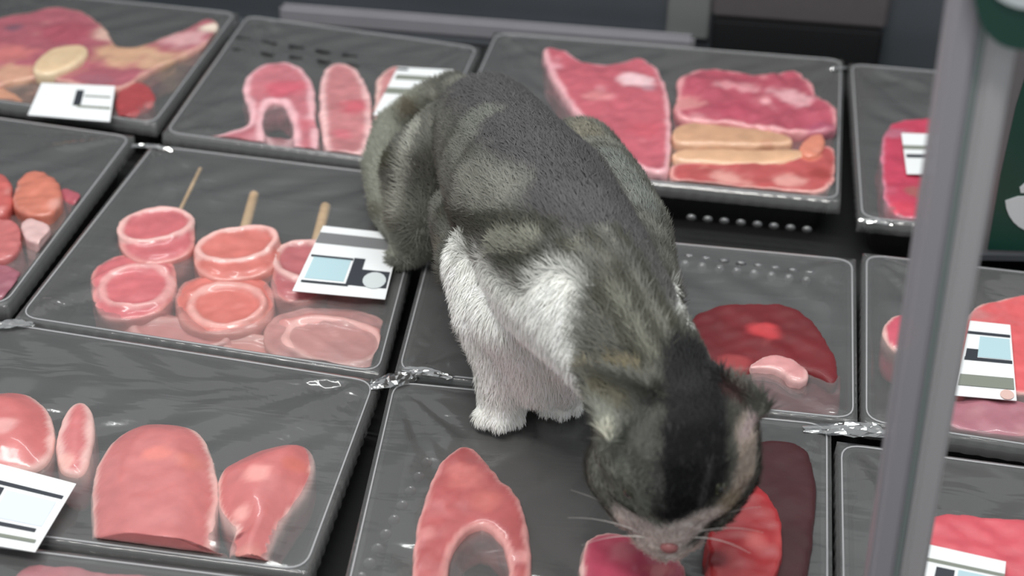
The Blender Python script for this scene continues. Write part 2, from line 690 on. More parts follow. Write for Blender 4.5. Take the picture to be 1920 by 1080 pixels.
def finish(me, name, label, cat, group, mat=MEAT, rgb=None):
    P = coords(me)
    paint(me, rgb)
    o = link(name, me, mat)
    c = Vector(((P[:, 0].min() + P[:, 0].max()) / 2, (P[:, 1].min() + P[:, 1].max()) / 2, P[:, 2].min()))
    me.transform(Matrix.Translation(-c))
    o.location = c
    return tag(o, label, cat, group)


def mixc(a, b, t):
    return np.asarray(a)[None, :] * (1 - t[:, None]) + np.asarray(b)[None, :] * t[:, None] if np.ndim(a) == 1 else a * (1 - t[:, None]) + np.asarray(b)[None, :] * t[:, None]


def keep_inside(key, P, gap=.0016):
    """Push points back from the sloping walls of their tray."""
    q = PACKS[key]['q']
    P = P.copy()
    for _ in range(2):
        for i in range(4):
            a, b = q[i], q[(i + 1) % 4]
            e = (b - a) / np.linalg.norm(b - a)
            n = np.array([e[1], -e[0]])
            want = .0055 + gap + np.clip(RIM - P[:, 2], 0, .03) * .23 - np.clip(P[:, 2] - RIM, 0, .002) * 1.5
            d = (P[:, :2] - a) @ n
            P[:, :2] += np.clip(want - d, 0, None)[:, None] * n
    return P


def cut(key, name, label, outline, z1=.0375, z0=.0075, base=PINK, fat=FAT, rim=.004, marble=.35, patches=(), hole=None, extra=(), lump=.0016, group=None, cat='meat', voxel=.0024, it=7, tilt=(0, 0), dome=0.0, mat=None):
    """A cut of meat whose top shows the given outline; patches = (px, py, radius px, colour, strength)."""
    loop = smooth_loop([at(*p, min(z1, .036))[:2] for p in outline], 2)
    bm = Bits()
    prism(bm, loop, z0, z1)
    for e in extra:
        limb(bm, [at(a, b, z) for a, b, z, r in e], [size_px(at(a, b, z), r) for a, b, z, r in e])
    me = remeshed(bm, voxel, it)
    P = coords(me)
    N = normals(me)
    P2 = P + N * (noise3(P, 55, len(PACKS) + len(outline))[:, None] * lump + noise3(P, 160, 3)[:, None] * lump * .3)
    c = loop.mean(0)
    t = sm(z0, z1, P[:, 2])
    if dome:
        P2[:, 2] += t * dome * (sm(-.002, .022, edge_dist(P[:, :2], loop)) - .5)
    P2[:, 2] += t * ((P[:, 0] - c[0]) * tilt[0] + (P[:, 1] - c[1]) * tilt[1])
    P2[:, 2] = np.maximum(P2[:, 2], .0066)
    P2 = keep_inside(key, P2)
    me.vertices.foreach_set('co', P2.astype(np.float32).ravel())
    me.update()
    d = edge_dist(P[:, :2], loop)
    rgb = mixc(base, tuple(np.array(base) * (.72 if marble > .28 else .88)), .5 + .5 * noise3(P, 45, 5))
    rgb = mixc(rgb, fat, marble * sm(.35, .95, noise3(P * np.array([1, .45, 1]), 75, 9)))
    if rim:
        rgb = mixc(rgb, fat, (1 - sm(rim * .5, rim * 1.6, d + .0012 * noise3(P, 90, 2))) * .92 * sm(z1 - .016, z1 - .005, P[:, 2]))
    for px, py, r, col, s in patches:
        q = at(px, py, z1)
        rr = size_px(q, r)
        dd = np.linalg.norm(P[:, :2] - q[:2], axis=1) + rr * .4 * noise3(P, 90, 4)
        rgb = mixc(rgb, col, s * (1 - sm(rr * .5, rr * 1.3, dd)))
    o = finish(me, name, label, cat, group, mat or MEAT, np.clip(rgb, 0, 1))
    PACKS[key]['meats'].append(o)
    return o


# back row: the joint
cut('bone', 'pork_joint', 'large bone-in pork joint with a pale bone end, back row', [(-90, 80), (-30, 48), (60, 28), (120, 20), (172, 34), (206, 72), (228, 104), (300, 84), (395, 38), (414, 56), (402, 84), (340, 116), (275, 142), (240, 172), (180, 176), (120, 160), (60, 150), (-20, 175), (-90, 170)],
    z1=.041, base=lin(176, 98, 110), rim=.003, fat=lin(206, 156, 146), marble=.25, patches=[(238, 100, 60, lin(206, 164, 134), .95), (300, 108, 46, lin(204, 164, 136), .9), (200, 62, 30, lin(214, 178, 164), .9), (345, 75, 44, lin(218, 168, 170), .9), (398, 52, 22, lin(238, 220, 204), 1), (120, 62, 55, lin(168, 82, 96), .9), (20, 100, 46, lin(204, 120, 118), .9), (28, 52, 20, lin(108, 82, 98), .8), (20, 140, 50, lin(212, 166, 138), .8), (180, 150, 34, lin(150, 100, 112), .6)])
cut('bone', 'fat_slice', 'cream-coloured rind slice lying on the pork joint by its label', [(62, 140), (96, 108), (150, 102), (172, 110), (160, 130), (130, 148), (92, 160), (66, 156)], z0=.032, z1=.0475, base=lin(226, 196, 160), fat=lin(236, 214, 180), rim=.002, marble=.2, lump=.0006)
cut('bone', 'meat_piece', 'small red meat piece beside the label of the bone-in joint', [(216, 172), (255, 150), (290, 164), (296, 198), (252, 222), (214, 224)], z1=.038, base=lin(172, 72, 76), rim=.0, marble=.25)
cut('bone', 'skin_piece', 'peach skin piece at the frame edge below the pork joint', [(-80, 165), (-10, 160), (40, 175), (50, 205), (-20, 212), (-80, 214)], z1=.036, base=lin(206, 150, 124), rim=0, marble=.3)

# back row: arched chops
cut('chops', 'pork_chop', 'arched pork chop with a white fat strip around a dark gap', [(450, 172), (468, 132), (510, 116), (560, 120), (588, 152), (592, 215), (602, 292), (545, 293), (552, 250), (538, 196), (508, 188), (492, 214), (498, 292), (440, 288), (385, 276), (374, 252), (430, 252), (466, 236), (472, 205)],
    base=lin(208, 124, 134), rim=.0055, fat=lin(240, 190, 196), patches=[(535, 165, 40, lin(206, 98, 114), .9), (578, 230, 26, lin(206, 110, 122), .7)], extra=[[(470, 272, .025, 17), (520, 276, .025, 17), (570, 282, .025, 17)], [(478, 160, .034, 8), (476, 210, .035, 8), (484, 262, .034, 8)]], voxel=.002)
cut('chops', 'pork_chop', 'second pork chop, one white fat column dividing it from its neighbour', [(596, 150), (618, 116), (662, 122), (688, 150), (700, 215), (694, 297), (630, 295), (606, 292), (600, 220)], base=lin(206, 134, 138), rim=.0055, fat=lin(240, 196, 196), patches=[(664, 200, 34, lin(202, 98, 110), .9), (640, 250, 20, lin(206, 110, 122), .8)], extra=[[(606, 160, .034, 8), (606, 215, .036, 8), (616, 285, .034, 9)]])
cut('chops', 'pork_chop', 'pale pork chop mostly hidden behind the cat\'s haunch', [(700, 150), (740, 120), (800, 140), (800, 300), (705, 298)], base=lin(204, 138, 140), rim=.004)

# back row: stacked slices
cut('stack', 'pork_slice', 'pink pork slice with a white bone edge against the cat\'s back', [(1010, 98), (1050, 100), (1090, 128), (1150, 132), (1200, 114), (1236, 142), (1256, 190), (1258, 290), (1254, 345), (1180, 320), (1100, 250), (1040, 170)],
    z1=.043, base=lin(206, 104, 118), rim=.004, fat=lin(240, 186, 192), patches=[(1195, 150, 34, lin(238, 200, 205), .95), (1215, 165, 14, lin(190, 150, 160), .7), (1030, 125, 26, lin(232, 170, 180), .8), (1210, 240, 40, lin(200, 92, 104), .7), (1120, 180, 30, lin(224, 150, 150), .6)])
cut('stack', 'pork_slice', 'broad pink top slice of the fatty pork stack', [(1262, 190), (1280, 150), (1330, 140), (1370, 146), (1430, 158), (1460, 148), (1496, 144), (1520, 172), (1536, 196), (1566, 222), (1576, 258), (1550, 262), (1500, 262), (1470, 262), (1380, 246), (1300, 242), (1262, 232)],
    z0=.020, z1=.045, lump=.0028, base=lin(190, 88, 106), rim=.0045, fat=lin(226, 160, 164), marble=.5, patches=[(1486, 180, 40, lin(232, 176, 182), .9), (1400, 164, 22, lin(226, 160, 166), .8), (1360, 160, 22, lin(226, 160, 166), .7), (1290, 190, 34, lin(222, 150, 148), .8), (1380, 205, 44, lin(184, 80, 100), .9), (1436, 190, 12, lin(232, 170, 176), .8), (1540, 240, 30, lin(172, 86, 112), .7)])
cut('stack', 'fat_layer', 'upper cream layer of fat under the top slice of the pork stack', [(1258, 248), (1300, 238), (1390, 250), (1450, 256), (1482, 266), (1490, 280), (1420, 283), (1340, 280), (1258, 281)],
    z0=.014, z1=.0425, base=lin(222, 172, 138), rim=.002, fat=lin(232, 190, 160), marble=.5, patches=[(1440, 268, 16, lin(180, 118, 92), .5)], lump=.001)
cut('stack', 'fat_layer', 'lower cream layer of fat just above the lowest pork slice', [(1260, 286), (1340, 284), (1420, 287), (1500, 284), (1512, 298), (1470, 313), (1380, 315), (1258, 308)],
    z0=.012, z1=.0405, base=lin(228, 180, 144), rim=.002, fat=lin(236, 198, 168), marble=.5, lump=.001)
cut('stack', 'fat_lump', 'salmon-coloured lump at the end of the fat layers', [(1494, 282), (1520, 262), (1544, 258), (1548, 284), (1530, 304), (1504, 304)], z0=.012, z1=.042, base=lin(232, 146, 122), rim=.0, marble=.3, lump=.0012)
cut('stack', 'pork_slice', 'lowest pork slice of the stack, white glints along its front edge', [(1252, 312), (1320, 306), (1420, 306), (1500, 298), (1545, 272), (1572, 285), (1568, 340), (1545, 366), (1460, 362), (1340, 352), (1256, 346)],
    z1=.0385, base=lin(196, 92, 92), rim=.003, fat=lin(236, 176, 170), marble=.7, patches=[(1370, 335, 36, lin(238, 180, 170), .7), (1480, 340, 30, lin(236, 176, 168), .7), (1520, 290, 26, lin(226, 140, 116), .8), (1540, 325, 26, lin(156, 62, 58), .8)])  # pale patches near the front paint highlights into the meat colour
cut('magenta', 'beef_cut', 'magenta meat half hidden behind the clear post', [(1654, 240), (1690, 222), (1800, 220), (1860, 260), (1860, 420), (1740, 414), (1664, 406), (1650, 330)], base=lin(200, 70, 96), rim=.002, fat=lin(220, 140, 160), patches=[(1680, 250, 30, lin(186, 120, 140), .7), (1720, 360, 26, lin(150, 110, 96), .6), (1690, 390, 30, lin(210, 70, 90), .8)], marble=.2)

# middle row: chunks
for lab, pts, base, z in (
        ('round peach-topped red chunk in the tray of meat chunks', [(28, 372), (44, 340), (84, 334), (112, 358), (122, 396), (96, 424), (46, 420), (24, 400)], lin(214, 128, 108), .045),
        ('red chunk cut by the frame edge behind the peach-topped chunk', [(-60, 350), (-6, 328), (22, 346), (26, 392), (10, 420), (-60, 410)], lin(206, 104, 100), .043),
        ('thin pink strip poking out from the meat chunks', [(112, 352), (140, 356), (160, 372), (150, 386), (122, 380), (108, 368)], lin(186, 96, 108), .037),
        ('small pale chunk with a bright fat face among the red chunks', [(40, 428), (66, 420), (98, 436), (100, 460), (84, 478), (44, 466)], lin(238, 198, 196), .044),
        ('large flat red chunk at the frame edge above the purple one', [(-70, 418), (0, 416), (42, 426), (46, 470), (20, 500), (-70, 496)], lin(204, 116, 116), .041),
        ('purplish chunk nearest the corner gather of the chunk tray', [(-70, 500), (0, 492), (40, 505), (52, 540), (16, 566), (-70, 574)], lin(170, 104, 118), .038)):
    cut('chunks', 'meat_chunk', lab, pts, z1=z, base=base, rim=0, marble=.35, group='meat chunks in the tray at the frame edge', lump=.002)


# middle row: skewers of rolled slices
def roll(px, py, rx, ry, ang, z, root, base=PINK, depth=.016, openend=True):
    c = at(px, py, z)
    ex = at(px + rx * math.cos(ang), py + rx * math.sin(ang), z) - c
    ey = at(px - ry * math.sin(ang), py + ry * math.cos(ang), z) - c
    ph = px * .37 + py
    wob = lambda t: 1 + .05 * math.sin(2 * t + ph) + .035 * math.sin(3 * t + 2 * ph)
    loop = np.array([c + (ex * math.copysign(abs(math.cos(t)) ** .8, math.cos(t)) + ey * math.copysign(abs(math.sin(t)) ** .8, math.sin(t))) * wob(t) for t in np.linspace(0, 2 * math.pi, 41)[:-1]])
    bm = Bits()
    prism(bm, (c + (loop - c) * .97)[:, :2], z - depth, z - .0044)
    prism(bm, (c + (loop - c) * .80)[:, :2], z - depth, z - .0026)
    cx, cy, ex_, ey_ = (.0, -.26, .90, .62) if openend else (.06, .18, .74, .60)
    ring = [c + ex * (cx + ex_ * math.cos(t)) + ey * (cy + ey_ * math.sin(t)) + np.array([0, 0, -.0024 + .0010 * math.sin(t + ph)]) for t in np.linspace(0, 2 * math.pi, 37)]
    limb(bm, ring, [(.0027 if openend else .0021) + .0008 * math.sin(i / 36 * 12.6 + ph) for i in range(37)], 3)
    if not openend:                                                     # a rounded shoulder above the fold
        limb(bm, [c + ex * t * .7 + ey * (-.45 + .25 * t * t) + np.array([0, 0, -.0058]) for t in np.linspace(-1, 1, 9)], [.0062] * 9, 4)
    me = remeshed(bm, .0018, 4)
    P = coords(me)
    P2 = keep_inside('skewers', P + normals(me) * noise3(P, 80, int(px))[:, None] * .0010)
    me.vertices.foreach_set('co', P2.astype(np.float32).ravel())
    d = edge_dist(P[:, :2], loop[:, :2])
    rd = edge_dist(P[:, :2], np.array(ring)[:-1, :2])
    rgb = mixc(base, tuple(np.array(base) * .78), .5 + .5 * noise3(P, 60, int(py)))
    rgb = mixc(rgb, PALE, .6 * (1 - sm(.001, .006, d + .0015 * noise3(P, 90, 1))))
    rgb = mixc(rgb, FAT, (.70 if openend else .45) * (1 - sm(.0014, .0042, rd + .0010 * noise3(P, 100, 2))))
    paint(me, np.clip(rgb, 0, 1))
    o = link('rolled_slice', me, MEAT)
    under(o, root)
    PACKS['skewers']['hits'] = PACKS['skewers'].get('hits', []) + [o]
    return o


def stick(a, b, z0, z1, r, root):
    p, q = at(*a, z0), at(*b, z1)
    d = Vector(q) - Vector(p)
    bm = bmesh.new()
    bmesh.ops.create_cone(bm, segments=10, radius1=r, radius2=r, depth=d.length, cap_ends=True)
    bmesh.ops.bevel(bm, geom=[e for e in bm.edges if e.calc_face_angle(0) > 1], offset=r * .3, segments=1, affect='EDGES')
    o = from_bm('stick', bm, WOOD)
    o.rotation_mode = 'QUATERNION'
    o.rotation_quaternion = d.to_track_quat('Z', 'Y')
    o.location = (Vector(p) + Vector(q)) / 2
    under(o, root)


SK = [('pork_skewer', 'skewer of rolled pork with a thin stick, farthest from the cat', ((376, 316), (330, 410), .0016), [(295, 430, 78, 50, -.20, .0425), (248, 522, 88, 62, -.15, .0395), (330, 614, 120, 38, .14, .031)], lin(208, 112, 118)),
      ('pork_skewer', 'middle skewer of rolled pork, its flat stick between the others', ((477, 364), (456, 440), .0040), [(446, 465, 82, 50, -.14, .0425), (420, 556, 92, 62, -.05, .0385), (470, 640, 80, 26, .1, .030)], lin(214, 122, 114)),
      ('pork_skewer', 'skewer of rolled pork lying partly under the price label', ((611, 386), (592, 460), .0042), [(566, 498, 62, 58, .1, .0385), (660, 520, 66, 44, .1, .033), (618, 622, 122, 66, .12, .036)], lin(184, 104, 108))]
for nm, lab, (a, b, r), rolls, base in SK:
    c = at(rolls[0][0], rolls[0][1], .01)
    root = thing(nm, lab, 'skewer', (c[0], c[1], .007), 'rolled pork skewers in one tray')
    stick(a, b, .030, .026, r, root)
    for i, rr in enumerate(rolls):
        roll(*rr, root, base=base if i < 2 else tuple(np.array(base) * .5 + np.array(PALE) * .5), depth=.030 if rr[5] > .035 else .022, openend=i == 0)

# middle row: dark cut under the cat, nugget beyond the post
cut('ribbed', 'beef_cut', 'dark red beef cut with a dangling white fat flap', [(1286, 600), (1330, 576), (1430, 566), (1510, 582), (1548, 632), (1576, 690), (1570, 730), (1530, 700), (1480, 690), (1440, 696), (1390, 700), (1340, 700), (1300, 660)],
    z1=.038, mat=MEAT_DARK, base=lin(112, 24, 32), rim=0, fat=lin(190, 110, 110), marble=.35, patches=[(1430, 620, 30, lin(196, 60, 66), .8), (1370, 680, 34, lin(172, 70, 72), .7), (1500, 620, 36, lin(100, 26, 32), .7)])
cut('ribbed', 'beef_cut', 'deep wine-red meat slab below the beef cut with the fat flap', [(1310, 690), (1400, 690), (1440, 712), (1540, 712), (1585, 690), (1590, 760), (1550, 790), (1420, 785), (1350, 760)], z1=.030, base=lin(92, 20, 30), rim=0, marble=.15)
cut('ribbed', 'fat_flap', 'white fat flap hanging off the dark red beef cut', [(1396, 690), (1440, 672), (1480, 676), (1512, 700), (1514, 724), (1484, 728), (1462, 704), (1430, 698), (1402, 702)], z0=.026, z1=.0415, base=lin(214, 150, 150), fat=lin(236, 190, 188), rim=.002, marble=.3, voxel=.002)
cut('nugget', 'meat_nugget', 'small pink nugget seen at the near side of the clear post', [(1652, 618), (1672, 592), (1706, 588), (1728, 612), (1722, 650), (1690, 664), (1660, 648)], z1=.038, base=lin(208, 92, 110), rim=.002, marble=.25, lump=.001)
cut('nugget', 'pork_cut', 'coral pork cut behind the tall label past the clear post', [(1806, 596), (1840, 566), (1930, 552), (2010, 560), (2010, 730), (1900, 742), (1820, 726), (1792, 680)], z1=.037, base=lin(222, 100, 104), rim=.002, marble=.15, patches=[(1830, 590, 30, lin(180, 140, 140), .5)])
cut('nugget', 'pork_cut', 'dull mauve pork cut below the tall label past the clear post', [(1760, 744), (1860, 748), (2000, 756), (2000, 824), (1860, 816), (1762, 800)], z1=.0365, base=lin(176, 116, 128), rim=0, marble=.25)

# front row
cut('loins', 'pork_medallion', 'round pink pork medallion cut by the frame edge', [(-80, 750), (0, 734), (60, 738), (96, 770), (106, 815), (96, 862), (60, 888), (-80, 884)], z1=.042, base=lin(206, 116, 116), rim=.003, dome=0.009, it=14, marble=.08, lump=.0005, patches=[(8, 810, 24, lin(238, 190, 186), .5)])
cut('loins', 'pork_medallion', 'slim upright pork slice with a pale fat rim beside the medallion', [(106, 866), (102, 828), (118, 778), (146, 752), (174, 762), (180, 800), (172, 860), (156, 900), (116, 892)], z1=.041, base=lin(208, 120, 122), rim=.004, dome=0.006, it=14, marble=.05, lump=.0005, patches=[(120, 860, 20, lin(240, 190, 180), .7)])
cut('loins', 'pork_loin', 'big smooth pink pork loin with a pale curved top edge', [(166, 930), (176, 868), (214, 818), (266, 790), (330, 792), (376, 804), (402, 850), (412, 920), (402, 1000), (398, 1060), (398, 1120), (300, 1126), (178, 1106), (170, 990)], z1=.0405, base=LOIN, rim=.003, dome=0.008, it=14, marble=.06, lump=.0005, patches=[(300, 860, 30, lin(226, 132, 120), .6), (350, 870, 30, lin(206, 122, 108), .5)])
cut('loins', 'pork_loin', 'smaller notched pork loin leaning on the big smooth one', [(404, 880), (440, 856), (500, 832), (572, 824), (594, 856), (586, 906), (552, 950), (522, 990), (500, 1050), (500, 1125), (440, 1125), (424, 1090), (430, 1000), (448, 990), (420, 980), (404, 940)], z1=.040, base=lin(202, 116, 116), rim=.0022, dome=0.01, it=14, marble=.06, lump=.0005, patches=[(480, 900, 24, lin(232, 160, 154), .8), (450, 960, 18, lin(236, 170, 165), .8), (450, 1040, 40, lin(214, 150, 140), .6), (448, 996, 10, lin(110, 40, 46), .9), (555, 870, 24, lin(208, 114, 98), .6)])
cut('ring', 'rib_cut', 'ring-shaped pink rib cut curving around a grey gap', [(760, 1180), (770, 1080), (776, 1000), (798, 936), (812, 886), (838, 848), (878, 836), (910, 856), (934, 900), (968, 930), (988, 965), (996, 1080), (990, 1180), (945, 1180), (954, 1060), (938, 1010), (905, 984), (868, 1004), (840, 1050), (830, 1180)],
    z1=.0395, base=lin(196, 100, 102), rim=.0026, fat=lin(232, 168, 164), marble=.5, patches=[(872, 895, 38, lin(214, 124, 120), .8), (905, 935, 30, lin(222, 126, 118), .6), (800, 1000, 26, lin(226, 150, 148), .6), (975, 1040, 20, lin(226, 160, 158), .6)], voxel=.0022)
cut('ring', 'pork_piece', 'hot pink meat piece under the cat\'s muzzle', [(1084, 1040), (1096, 1006), (1140, 996), (1190, 1000), (1250, 1030), (1290, 1060), (1290, 1160), (1100, 1160)], z1=.036, base=lin(206, 86, 112), rim=.002, marble=.35, patches=[(1160, 1030, 30, lin(212, 130, 140), .7), (1240, 1070, 30, lin(226, 140, 138), .7)])
cut('ring', 'beef_piece', 'bright red wet beef piece beside the cat\'s cheek', [(1340, 960), (1370, 928), (1410, 922), (1446, 960), (1466, 1010), (1464, 1090), (1400, 1160), (1330, 1150), (1318, 1040)], z0=.024, z1=.046, base=lin(186, 48, 54), rim=0, marble=.35, fat=lin(226, 120, 116), patches=[(1420, 1010, 24, lin(214, 90, 88), .7), (1340, 1050, 24, lin(112, 26, 34), .8)])
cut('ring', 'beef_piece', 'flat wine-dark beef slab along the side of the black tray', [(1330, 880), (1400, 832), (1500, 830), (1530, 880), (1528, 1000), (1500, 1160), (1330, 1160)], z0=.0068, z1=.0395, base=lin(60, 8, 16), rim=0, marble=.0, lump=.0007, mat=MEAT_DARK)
cut('redfront', 'beef_slab', 'wide bright red slab under the cropped label beyond the post', [(1716, 985), (1760, 962), (1860, 966), (2000, 985), (2000, 1180), (1700, 1170)], z1=.037, base=lin(216, 92, 104), rim=0, marble=.15)
cut('frontmost', 'pork_slab', 'mauve pork slab under film in the frontmost tray', [(20, 1060), (120, 1052), (330, 1082), (470, 1108), (440, 1200), (0, 1200)], z1=.034, base=lin(186, 100, 110), rim=0, marble=.2)

for k in PACKS:
    if k == 'skewers':
        bpy.context.view_layer.update()
        hits = []
        for o in PACKS[k]['hits']:                                          # world-space copies for the film test
            m = o.data.copy()
            m.transform(o.matrix_world)
            t = bpy.data.objects.new('probe', m)
            COL.objects.link(t)
            hits.append(t)
        PACKS[k]['meats'] = hits
        bpy.context.view_layer.update()
        film(k)
        for t in hits:
            m = t.data
            bpy.data.objects.remove(t)
            bpy.data.meshes.remove(m)
    else:
        film(k)

# ribs moulded in the tray walls
ribs('ribbed', [at(1292 + i * 32.5, 480 + i * 4.4, RIM + .0004) for i in range(8)], .0042, .0034, (0, 0, 0))
ribs('ribbed', [at(1284 + i * 32.5, 497 + i * 4.4, RIM - .0035) for i in range(8)], .0040, .008, (math.radians(-28), 0, 0))
ribs('stack', [at(1296 + i * 31, 408 + i * 3.2, .018) for i in range(8)], .0044, .006, (math.radians(10), 0, 0))
ribs('ring', [at(800 - i * 15.5, 868 + i * 27, RIM - .004) for i in range(9)], .0036, .009, (0, math.radians(25), math.radians(6)))
ribs('chops', [at(455 + i * 50, 72 + i * 8, RIM + .0008) for i in range(5)], .0024, .017, (0, math.radians(90), math.radians(-4)), TRAY)
ribs('chops', [at(448 + i * 53, 94 + i * 7, RIM + .0008) for i in range(5)], .0022, .015, (0, math.radians(90), math.radians(-4)), TRAY)

# gathered film at the corners
gather('skewers', 738, 716, .030, .016, .5, 3)
gather('ribbed', 800, 702, .034, .010, -.1, 5)
gather('ribbed', 1590, 812, .052, .015, .05, 8)
gather('nugget', 1630, 806, .030, .012, -.2, 9)
gather('skewers', 20, 612, .030, .012, .3, 11)
gather('skewers', 285, 278, .034, .010, 0, 12)
gather('magenta', 1640, 420, .026, .008, -.1, 14)
gather('stack', 1572, 130, .020, .010, .4, 15)
for k in PACKS:
    film_edge(k)

# price labels
L = price_label
L('bone', [(78, 156), (216, 162), (206, 229), (52, 216)], [('ink_block', INK, .50, .16, .60, .62), ('grey_band', GREYINK, .56, .60, .98, .66), ('line', GREYINK, .62, .30, .96, .34)], .0425)
L('chops', [(746, 126), (850, 132), (812, 222), (700, 216)], [('grey_band', GREYINK, .05, .16, .98, .26), ('grey_band', GREYINK, .0, .44, .98, .56), ('ink_block', INK, .0, .02, .2, .06)], .0405)
L('magenta', [(1690, 250), (1775, 253), (1775, 328), (1700, 327)], [('grey_band', GREYINK, .0, .30, 1, .40), ('ink_line', INK, .05, .52, .98, .60)], .0395)
L('skewers', [(606, 424), (752, 440), (722, 562), (548, 546)], [('grey_band', plain('label_grey_strip', lin(120, 120, 122), .5), .0, .10, 1, .27), ('price_field', BLUE, .06, .48, .50, .80), ('ink_block', INK, .53, .44, .66, .84), ('ink_block', INK, .66, .60, .98, .84), ('round_seal', SIGNWHITE, .70, .62, .96, .86, 'disc'), ('ink_line', INK, .02, .45, .52, .475), ('ink_line', INK, .04, .83, .56, .855)], .0415)
L('loins', [(-70, 852), (143, 908), (66, 1036), (-150, 1000)], [('ink_line', INK, .05, .20, .96, .25), ('price_field', plain('label_field', lin(214, 222, 232), .5), .50, .30, .93, .66), ('ink_block', INK, .34, .28, .47, .70), ('ink_line', INK, .4, .70, .9, .745), ('grey_band', GREYINK, .1, .84, .95, .88)], .0430)
L('nugget', [(1818, 602), (1894, 610), (1906, 752), (1788, 742)], [('ink_line', INK, .0, .14, .98, .18), ('price_field', BLUE, .30, .20, .96, .48), ('ink_block', INK, .06, .38, .30, .52), ('ink_line', INK, .05, .49, .98, .53), ('grey_band', GREYINK, .03, .72, .98, .86), ('round_seal', plain('label_seal', lin(214, 180, 172), .5), .74, .87, .97, .99, 'disc')], .0395)
L('redfront', [(1734, 1020), (1886, 1054), (1876, 1160), (1706, 1130)], [('grey_band', GREYINK, .0, .22, 1, .28), ('ink_block', INK, .20, .34, .42, .70), ('price_field', BLUE, .46, .32, .96, .70)], .0395)


# ------------------------------------------------------------------ post and sign
def column(name, x, y, half_w, half_d, z0, z1, mat, root, ang):
    bm = bmesh.new()
    bmesh.ops.create_cube(bm, size=1, matrix=Matrix.Translation((x, y, (z0 + z1) / 2)) @ Matrix.Rotation(ang, 4, 'Z') @ Matrix.Diagonal((half_w * 2, half_d * 2, z1 - z0, 1)))
    bmesh.ops.bevel(bm, geom=[e for e in bm.edges if abs((e.verts[0].co - e.verts[1].co).z) > .1], offset=min(half_w, half_d) * .4, segments=3, affect='EDGES')
    return under(from_bm(name, bm, mat, None, False), root)


pb = at(1632, 1352, 0)
post = thing('acrylic_post', 'tall greyish frosted acrylic post standing between camera and right-hand trays', 'post', tuple(pb))
YA = YAW
ax = np.array([math.cos(YA), math.sin(YA), 0])
column('post_bar', *(pb + ax * -.0070)[:2], .0058, .006, 0, .46, POST_A, post, YA)
column('groove', *(pb + ax * .0002)[:2], .0014, .004, 0, .46, POST_C, post, YA)
column('post_bar', *(pb + ax * .0074)[:2], .0058, .007, 0, .46, POST_B, post, YA)
column('foot_plate', *pb[:2], .024, .02, 0, .004, POST_B, post, YA)

post.rotation_euler = (0, math.radians(-2.3), 0)
PY = pb[1] - .013


def disc_plate(name, pts, off, th, mat, smooth):
    P = []
    for px, py in pts:
        d = FW + (px - 960) / FPX * RT - (py - 540) / FPX * UP
        P.append(CAM + d * ((PY - off - CAM[1]) / d[1]))
    P = smooth_loop(P, smooth)
    n = len(P)
    bm = Bits()
    V = list(P) + [p + np.array([0, th, 0]) for p in P]
    bm.add(np.array(V), [tuple(range(n)), tuple(range(n, 2 * n))[::-1]] + [(i, n + i, n + (i + 1) % n, (i + 1) % n) for i in range(n)])
    return link(name, bm.mesh(name), mat, None, False)


dk = disc_plate('round_sign', [(1822, -100), (1826, 0), (1840, 50), (1868, 82), (1905, 95), (1950, 92), (2020, 50), (2050, -20), (2040, -120), (1960, -190), (1870, -170)], 0, .002, GREEN, 2)
tag(dk, 'dark green round sign with a white arc, fixed atop the post', 'sign')
wa = disc_plate('white_arc', [(1852, -60), (1862, -8), (1896, 12), (1940, 20), (1990, 0), (2000, -70), (1960, -120), (1880, -110)], .0012, .001, SIGNWHITE, 1)
wa.parent = dk
SY = .118                                                                   # the sign stands upright behind the trays


def on_sign(px, py, off=0.0):
    d = FW + (px - 960) / FPX * RT - (py - 540) / FPX * UP
    return CAM + d * ((SY - off - CAM[1]) / d[1])


sign = thing('price_sign', 'grey price sign with green panels and white lettering behind the post', 'sign', tuple(on_sign(1900, 478) * np.array([1, 1, 0])))


def plate(name, pts, off, th, mat, parent, smooth=0):
    P = [on_sign(*p, off) for p in pts]
    if smooth:
        P = list(smooth_loop(P, smooth))
    bm = bmesh.new()
    f = [bm.verts.new(p) for p in P]
    b = [bm.verts.new(np.array(p) + np.array([0, th, 0])) for p in P]
    bm.faces.new(f)
    bm.faces.new(b[::-1])
    for i in range(len(P)):
        bm.faces.new((f[i], b[i], b[(i + 1) % len(P)], f[(i + 1) % len(P)]))
    bmesh.ops.recalc_face_normals(bm, faces=bm.faces)
    return under(from_bm(name, bm, mat, None, False), parent)


plate('board', [(1800, -120), (2140, -120), (2060, 486), (1740, 474)], 0, .003, SIGNGREY, sign)
plate('green_panel', [(1930, 120), (2110, 120), (2060, 476), (1852, 468), (1876, 330), (1905, 200)], .001, .0012, GREEN, sign)
plate('white_letter', [(1884, 370), (1980, 366), (1980, 440), (1930, 436), (1904, 422), (1888, 398)], .002, .0012, SIGNWHITE, sign, 1)
plate('white_letter', [(1912, 352), (1926, 340), (1980, 344), (1980, 360), (1914, 362)], .002, .0012, SIGNWHITE, sign)
plate('rail', [(1730, 476), (2120, 484), (2120, 494), (1730, 486)], .004, .010, STEEL, sign)
for fx in (1770, 2080):
    g = on_sign(fx, 480)
    under(box('stand', (g[0] - .004, SY - .004, .0), (g[0] + .004, SY + .004, max(g[2], .01)), STEEL, None, .001), sign)


